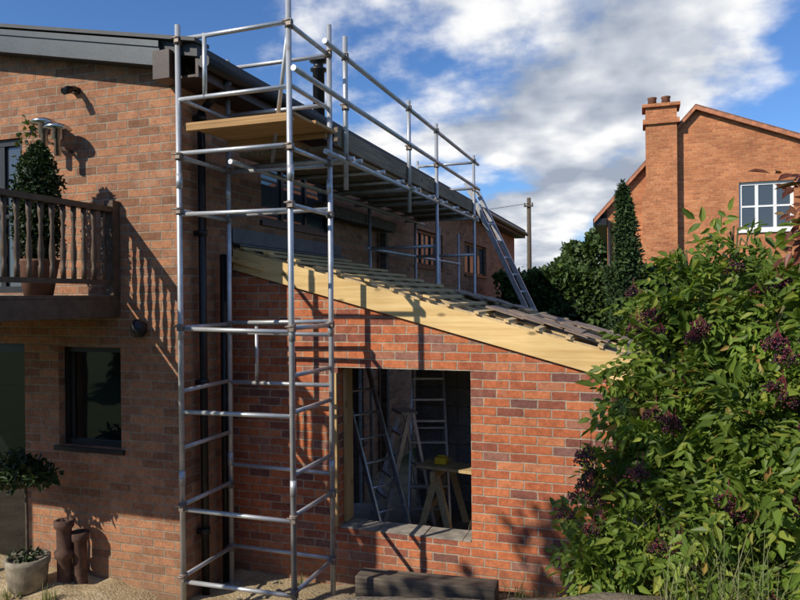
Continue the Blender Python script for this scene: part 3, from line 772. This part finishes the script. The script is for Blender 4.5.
q.build('stones',mat_stone,None,.004)

gt=empty('garden_tree')
q=MB(); q.path([(-5.6,-1.2,0),(-5.5,-1.1,2),(-5.3,-1.0,4),(-5.0,-.9,5.4)],[.14,.11,.08,.04]); q.path([(-5.3,-1.0,4),(-4.4,-.7,5.1),(-3.4,-.4,5.8)],[.07,.05,.02]); q.build('trunk',mat_bark,gt)
cloud('crown',[((-4.6,-.4,5.5),(.75,.75,.40),400),((-3.9,-.3,5.25),(.55,.5,.33),240),((-5.5,-.9,5.2),(.7,.6,.5),400),((-3.3,-.4,5.6),(.45,.45,.33),110),((-3.1,-.4,6.3),(.35,.4,.3),26),((-6.1,-.9,5.0),(.6,.6,.4),240)],.13,.05,mat_tree,gt,.2)

# ---------------------------------------------------------------- light & world
tv=Vector((.72,1.0,-.85)).normalized()
L=bpy.data.lights.new('sun','SUN'); L.energy=5.0; L.angle=math.radians(.53); L.color=(1,.92,.78)
lo=bpy.data.objects.new('sun',L); S.collection.objects.link(lo); lo.rotation_euler=tv.to_track_quat('-Z','Y').to_euler(); lo.location=(-8,-10,12)
elv=math.asin(-tv.z); rot=math.atan2(-tv.x,-tv.y)
W=bpy.data.worlds.new('World'); S.world=W; W.use_nodes=True; nt=W.node_tree; bg=nt.nodes['Background']
sky=N(nt,'ShaderNodeTexSky',sky_type='NISHITA'); sky.sun_disc=False; sky.sun_elevation=elv; sky.sun_rotation=rot%(2*math.pi)
sky.air_density=1.0; sky.dust_density=.2; sky.ozone_density=2.5
tc=N(nt,'ShaderNodeTexCoord'); dr=tc.outputs['Generated']
sp=N(nt,'ShaderNodeSeparateXYZ'); nt.links.new(dr,sp.inputs[0])
zz=M(nt,'MAXIMUM',M(nt,'ADD',sp.outputs[2],.25),.05)
cb=N(nt,'ShaderNodeCombineXYZ'); nt.links.new(M(nt,'DIVIDE',sp.outputs[0],zz),cb.inputs[0]); nt.links.new(M(nt,'DIVIDE',sp.outputs[1],zz),cb.inputs[1])
nA=noise(nt,cb.outputs[0],1.9,7,.52)
mp=N(nt,'ShaderNodeMapping'); mp.inputs['Location'].default_value=(.07,.09,.02); nt.links.new(cb.outputs[0],mp.inputs[0])
nA2=noise(nt,mp.outputs[0],1.9,4,.52)
nC=noise(nt,dr,10,5,.6)
def lobe(d,lo_,hi):
    d=Vector(d).normalized()
    vm=N(nt,'ShaderNodeVectorMath',operation='DOT_PRODUCT'); nt.links.new(dr,vm.inputs[0]); vm.inputs[1].default_value=tuple(d)
    r_=N(nt,'ShaderNodeMapRange',interpolation_type='SMOOTHSTEP'); r_.inputs['From Min'].default_value=lo_; r_.inputs['From Max'].default_value=hi
    nt.links.new(vm.outputs['Value'],r_.inputs['Value']); return r_.outputs[0]
bias=M(nt,'ADD',M(nt,'MULTIPLY',lobe((-.24,.99,.22),.90,.985),.17),M(nt,'MULTIPLY',lobe((.10,1.1,.22),.95,.995),.08))
bias=M(nt,'SUBTRACT',bias,M(nt,'MULTIPLY',lobe((-.55,.86,.42),.93,.99),.16))
dens=M(nt,'ADD',M(nt,'ADD',nA,bias),M(nt,'MULTIPLY',M(nt,'SUBTRACT',nC,.5),.16))
mk=N(nt,'ShaderNodeMapRange',interpolation_type='SMOOTHSTEP'); mk.inputs['From Min'].default_value=.53; mk.inputs['From Max'].default_value=.68; nt.links.new(dens,mk.inputs['Value'])
sh=M(nt,'ADD',M(nt,'MULTIPLY',M(nt,'SUBTRACT',nA,nA2),2.6),M(nt,'ADD',.5,M(nt,'MULTIPLY',M(nt,'SUBTRACT',nC,.5),.5)))
sh=M(nt,'SUBTRACT',sh,M(nt,'MULTIPLY',M(nt,'SUBTRACT',dens,.66),.9))
cc=ramp(nt,sh,[(.22,(3.4,3.9,4.8)),(.45,(5.7,6.1,6.8)),(.68,(9.3,9.3,9.3))])
skyc=mixc(nt,1,sky.outputs[0],(.64,.92,1.3),'MULTIPLY')
fin=mixc(nt,mk.outputs[0],skyc,cc)
nt.links.new(fin,bg.inputs[0]); bg.inputs[1].default_value=.107

# ---------------------------------------------------------------- camera
C=bpy.data.cameras.new('camera'); C.lens=31.1; C.sensor_width=36; C.clip_end=1500; C.clip_start=.05
co=bpy.data.objects.new('camera',C); S.collection.objects.link(co)
Mx=Matrix.Translation((0,0,2.65))@Matrix.Rotation(math.radians(19.1),4,'Z')@Matrix.Rotation(math.radians(90-.25),4,'X')@Matrix.Rotation(math.radians(-.5),4,'Z')
co.matrix_world=Mx
S.camera=co
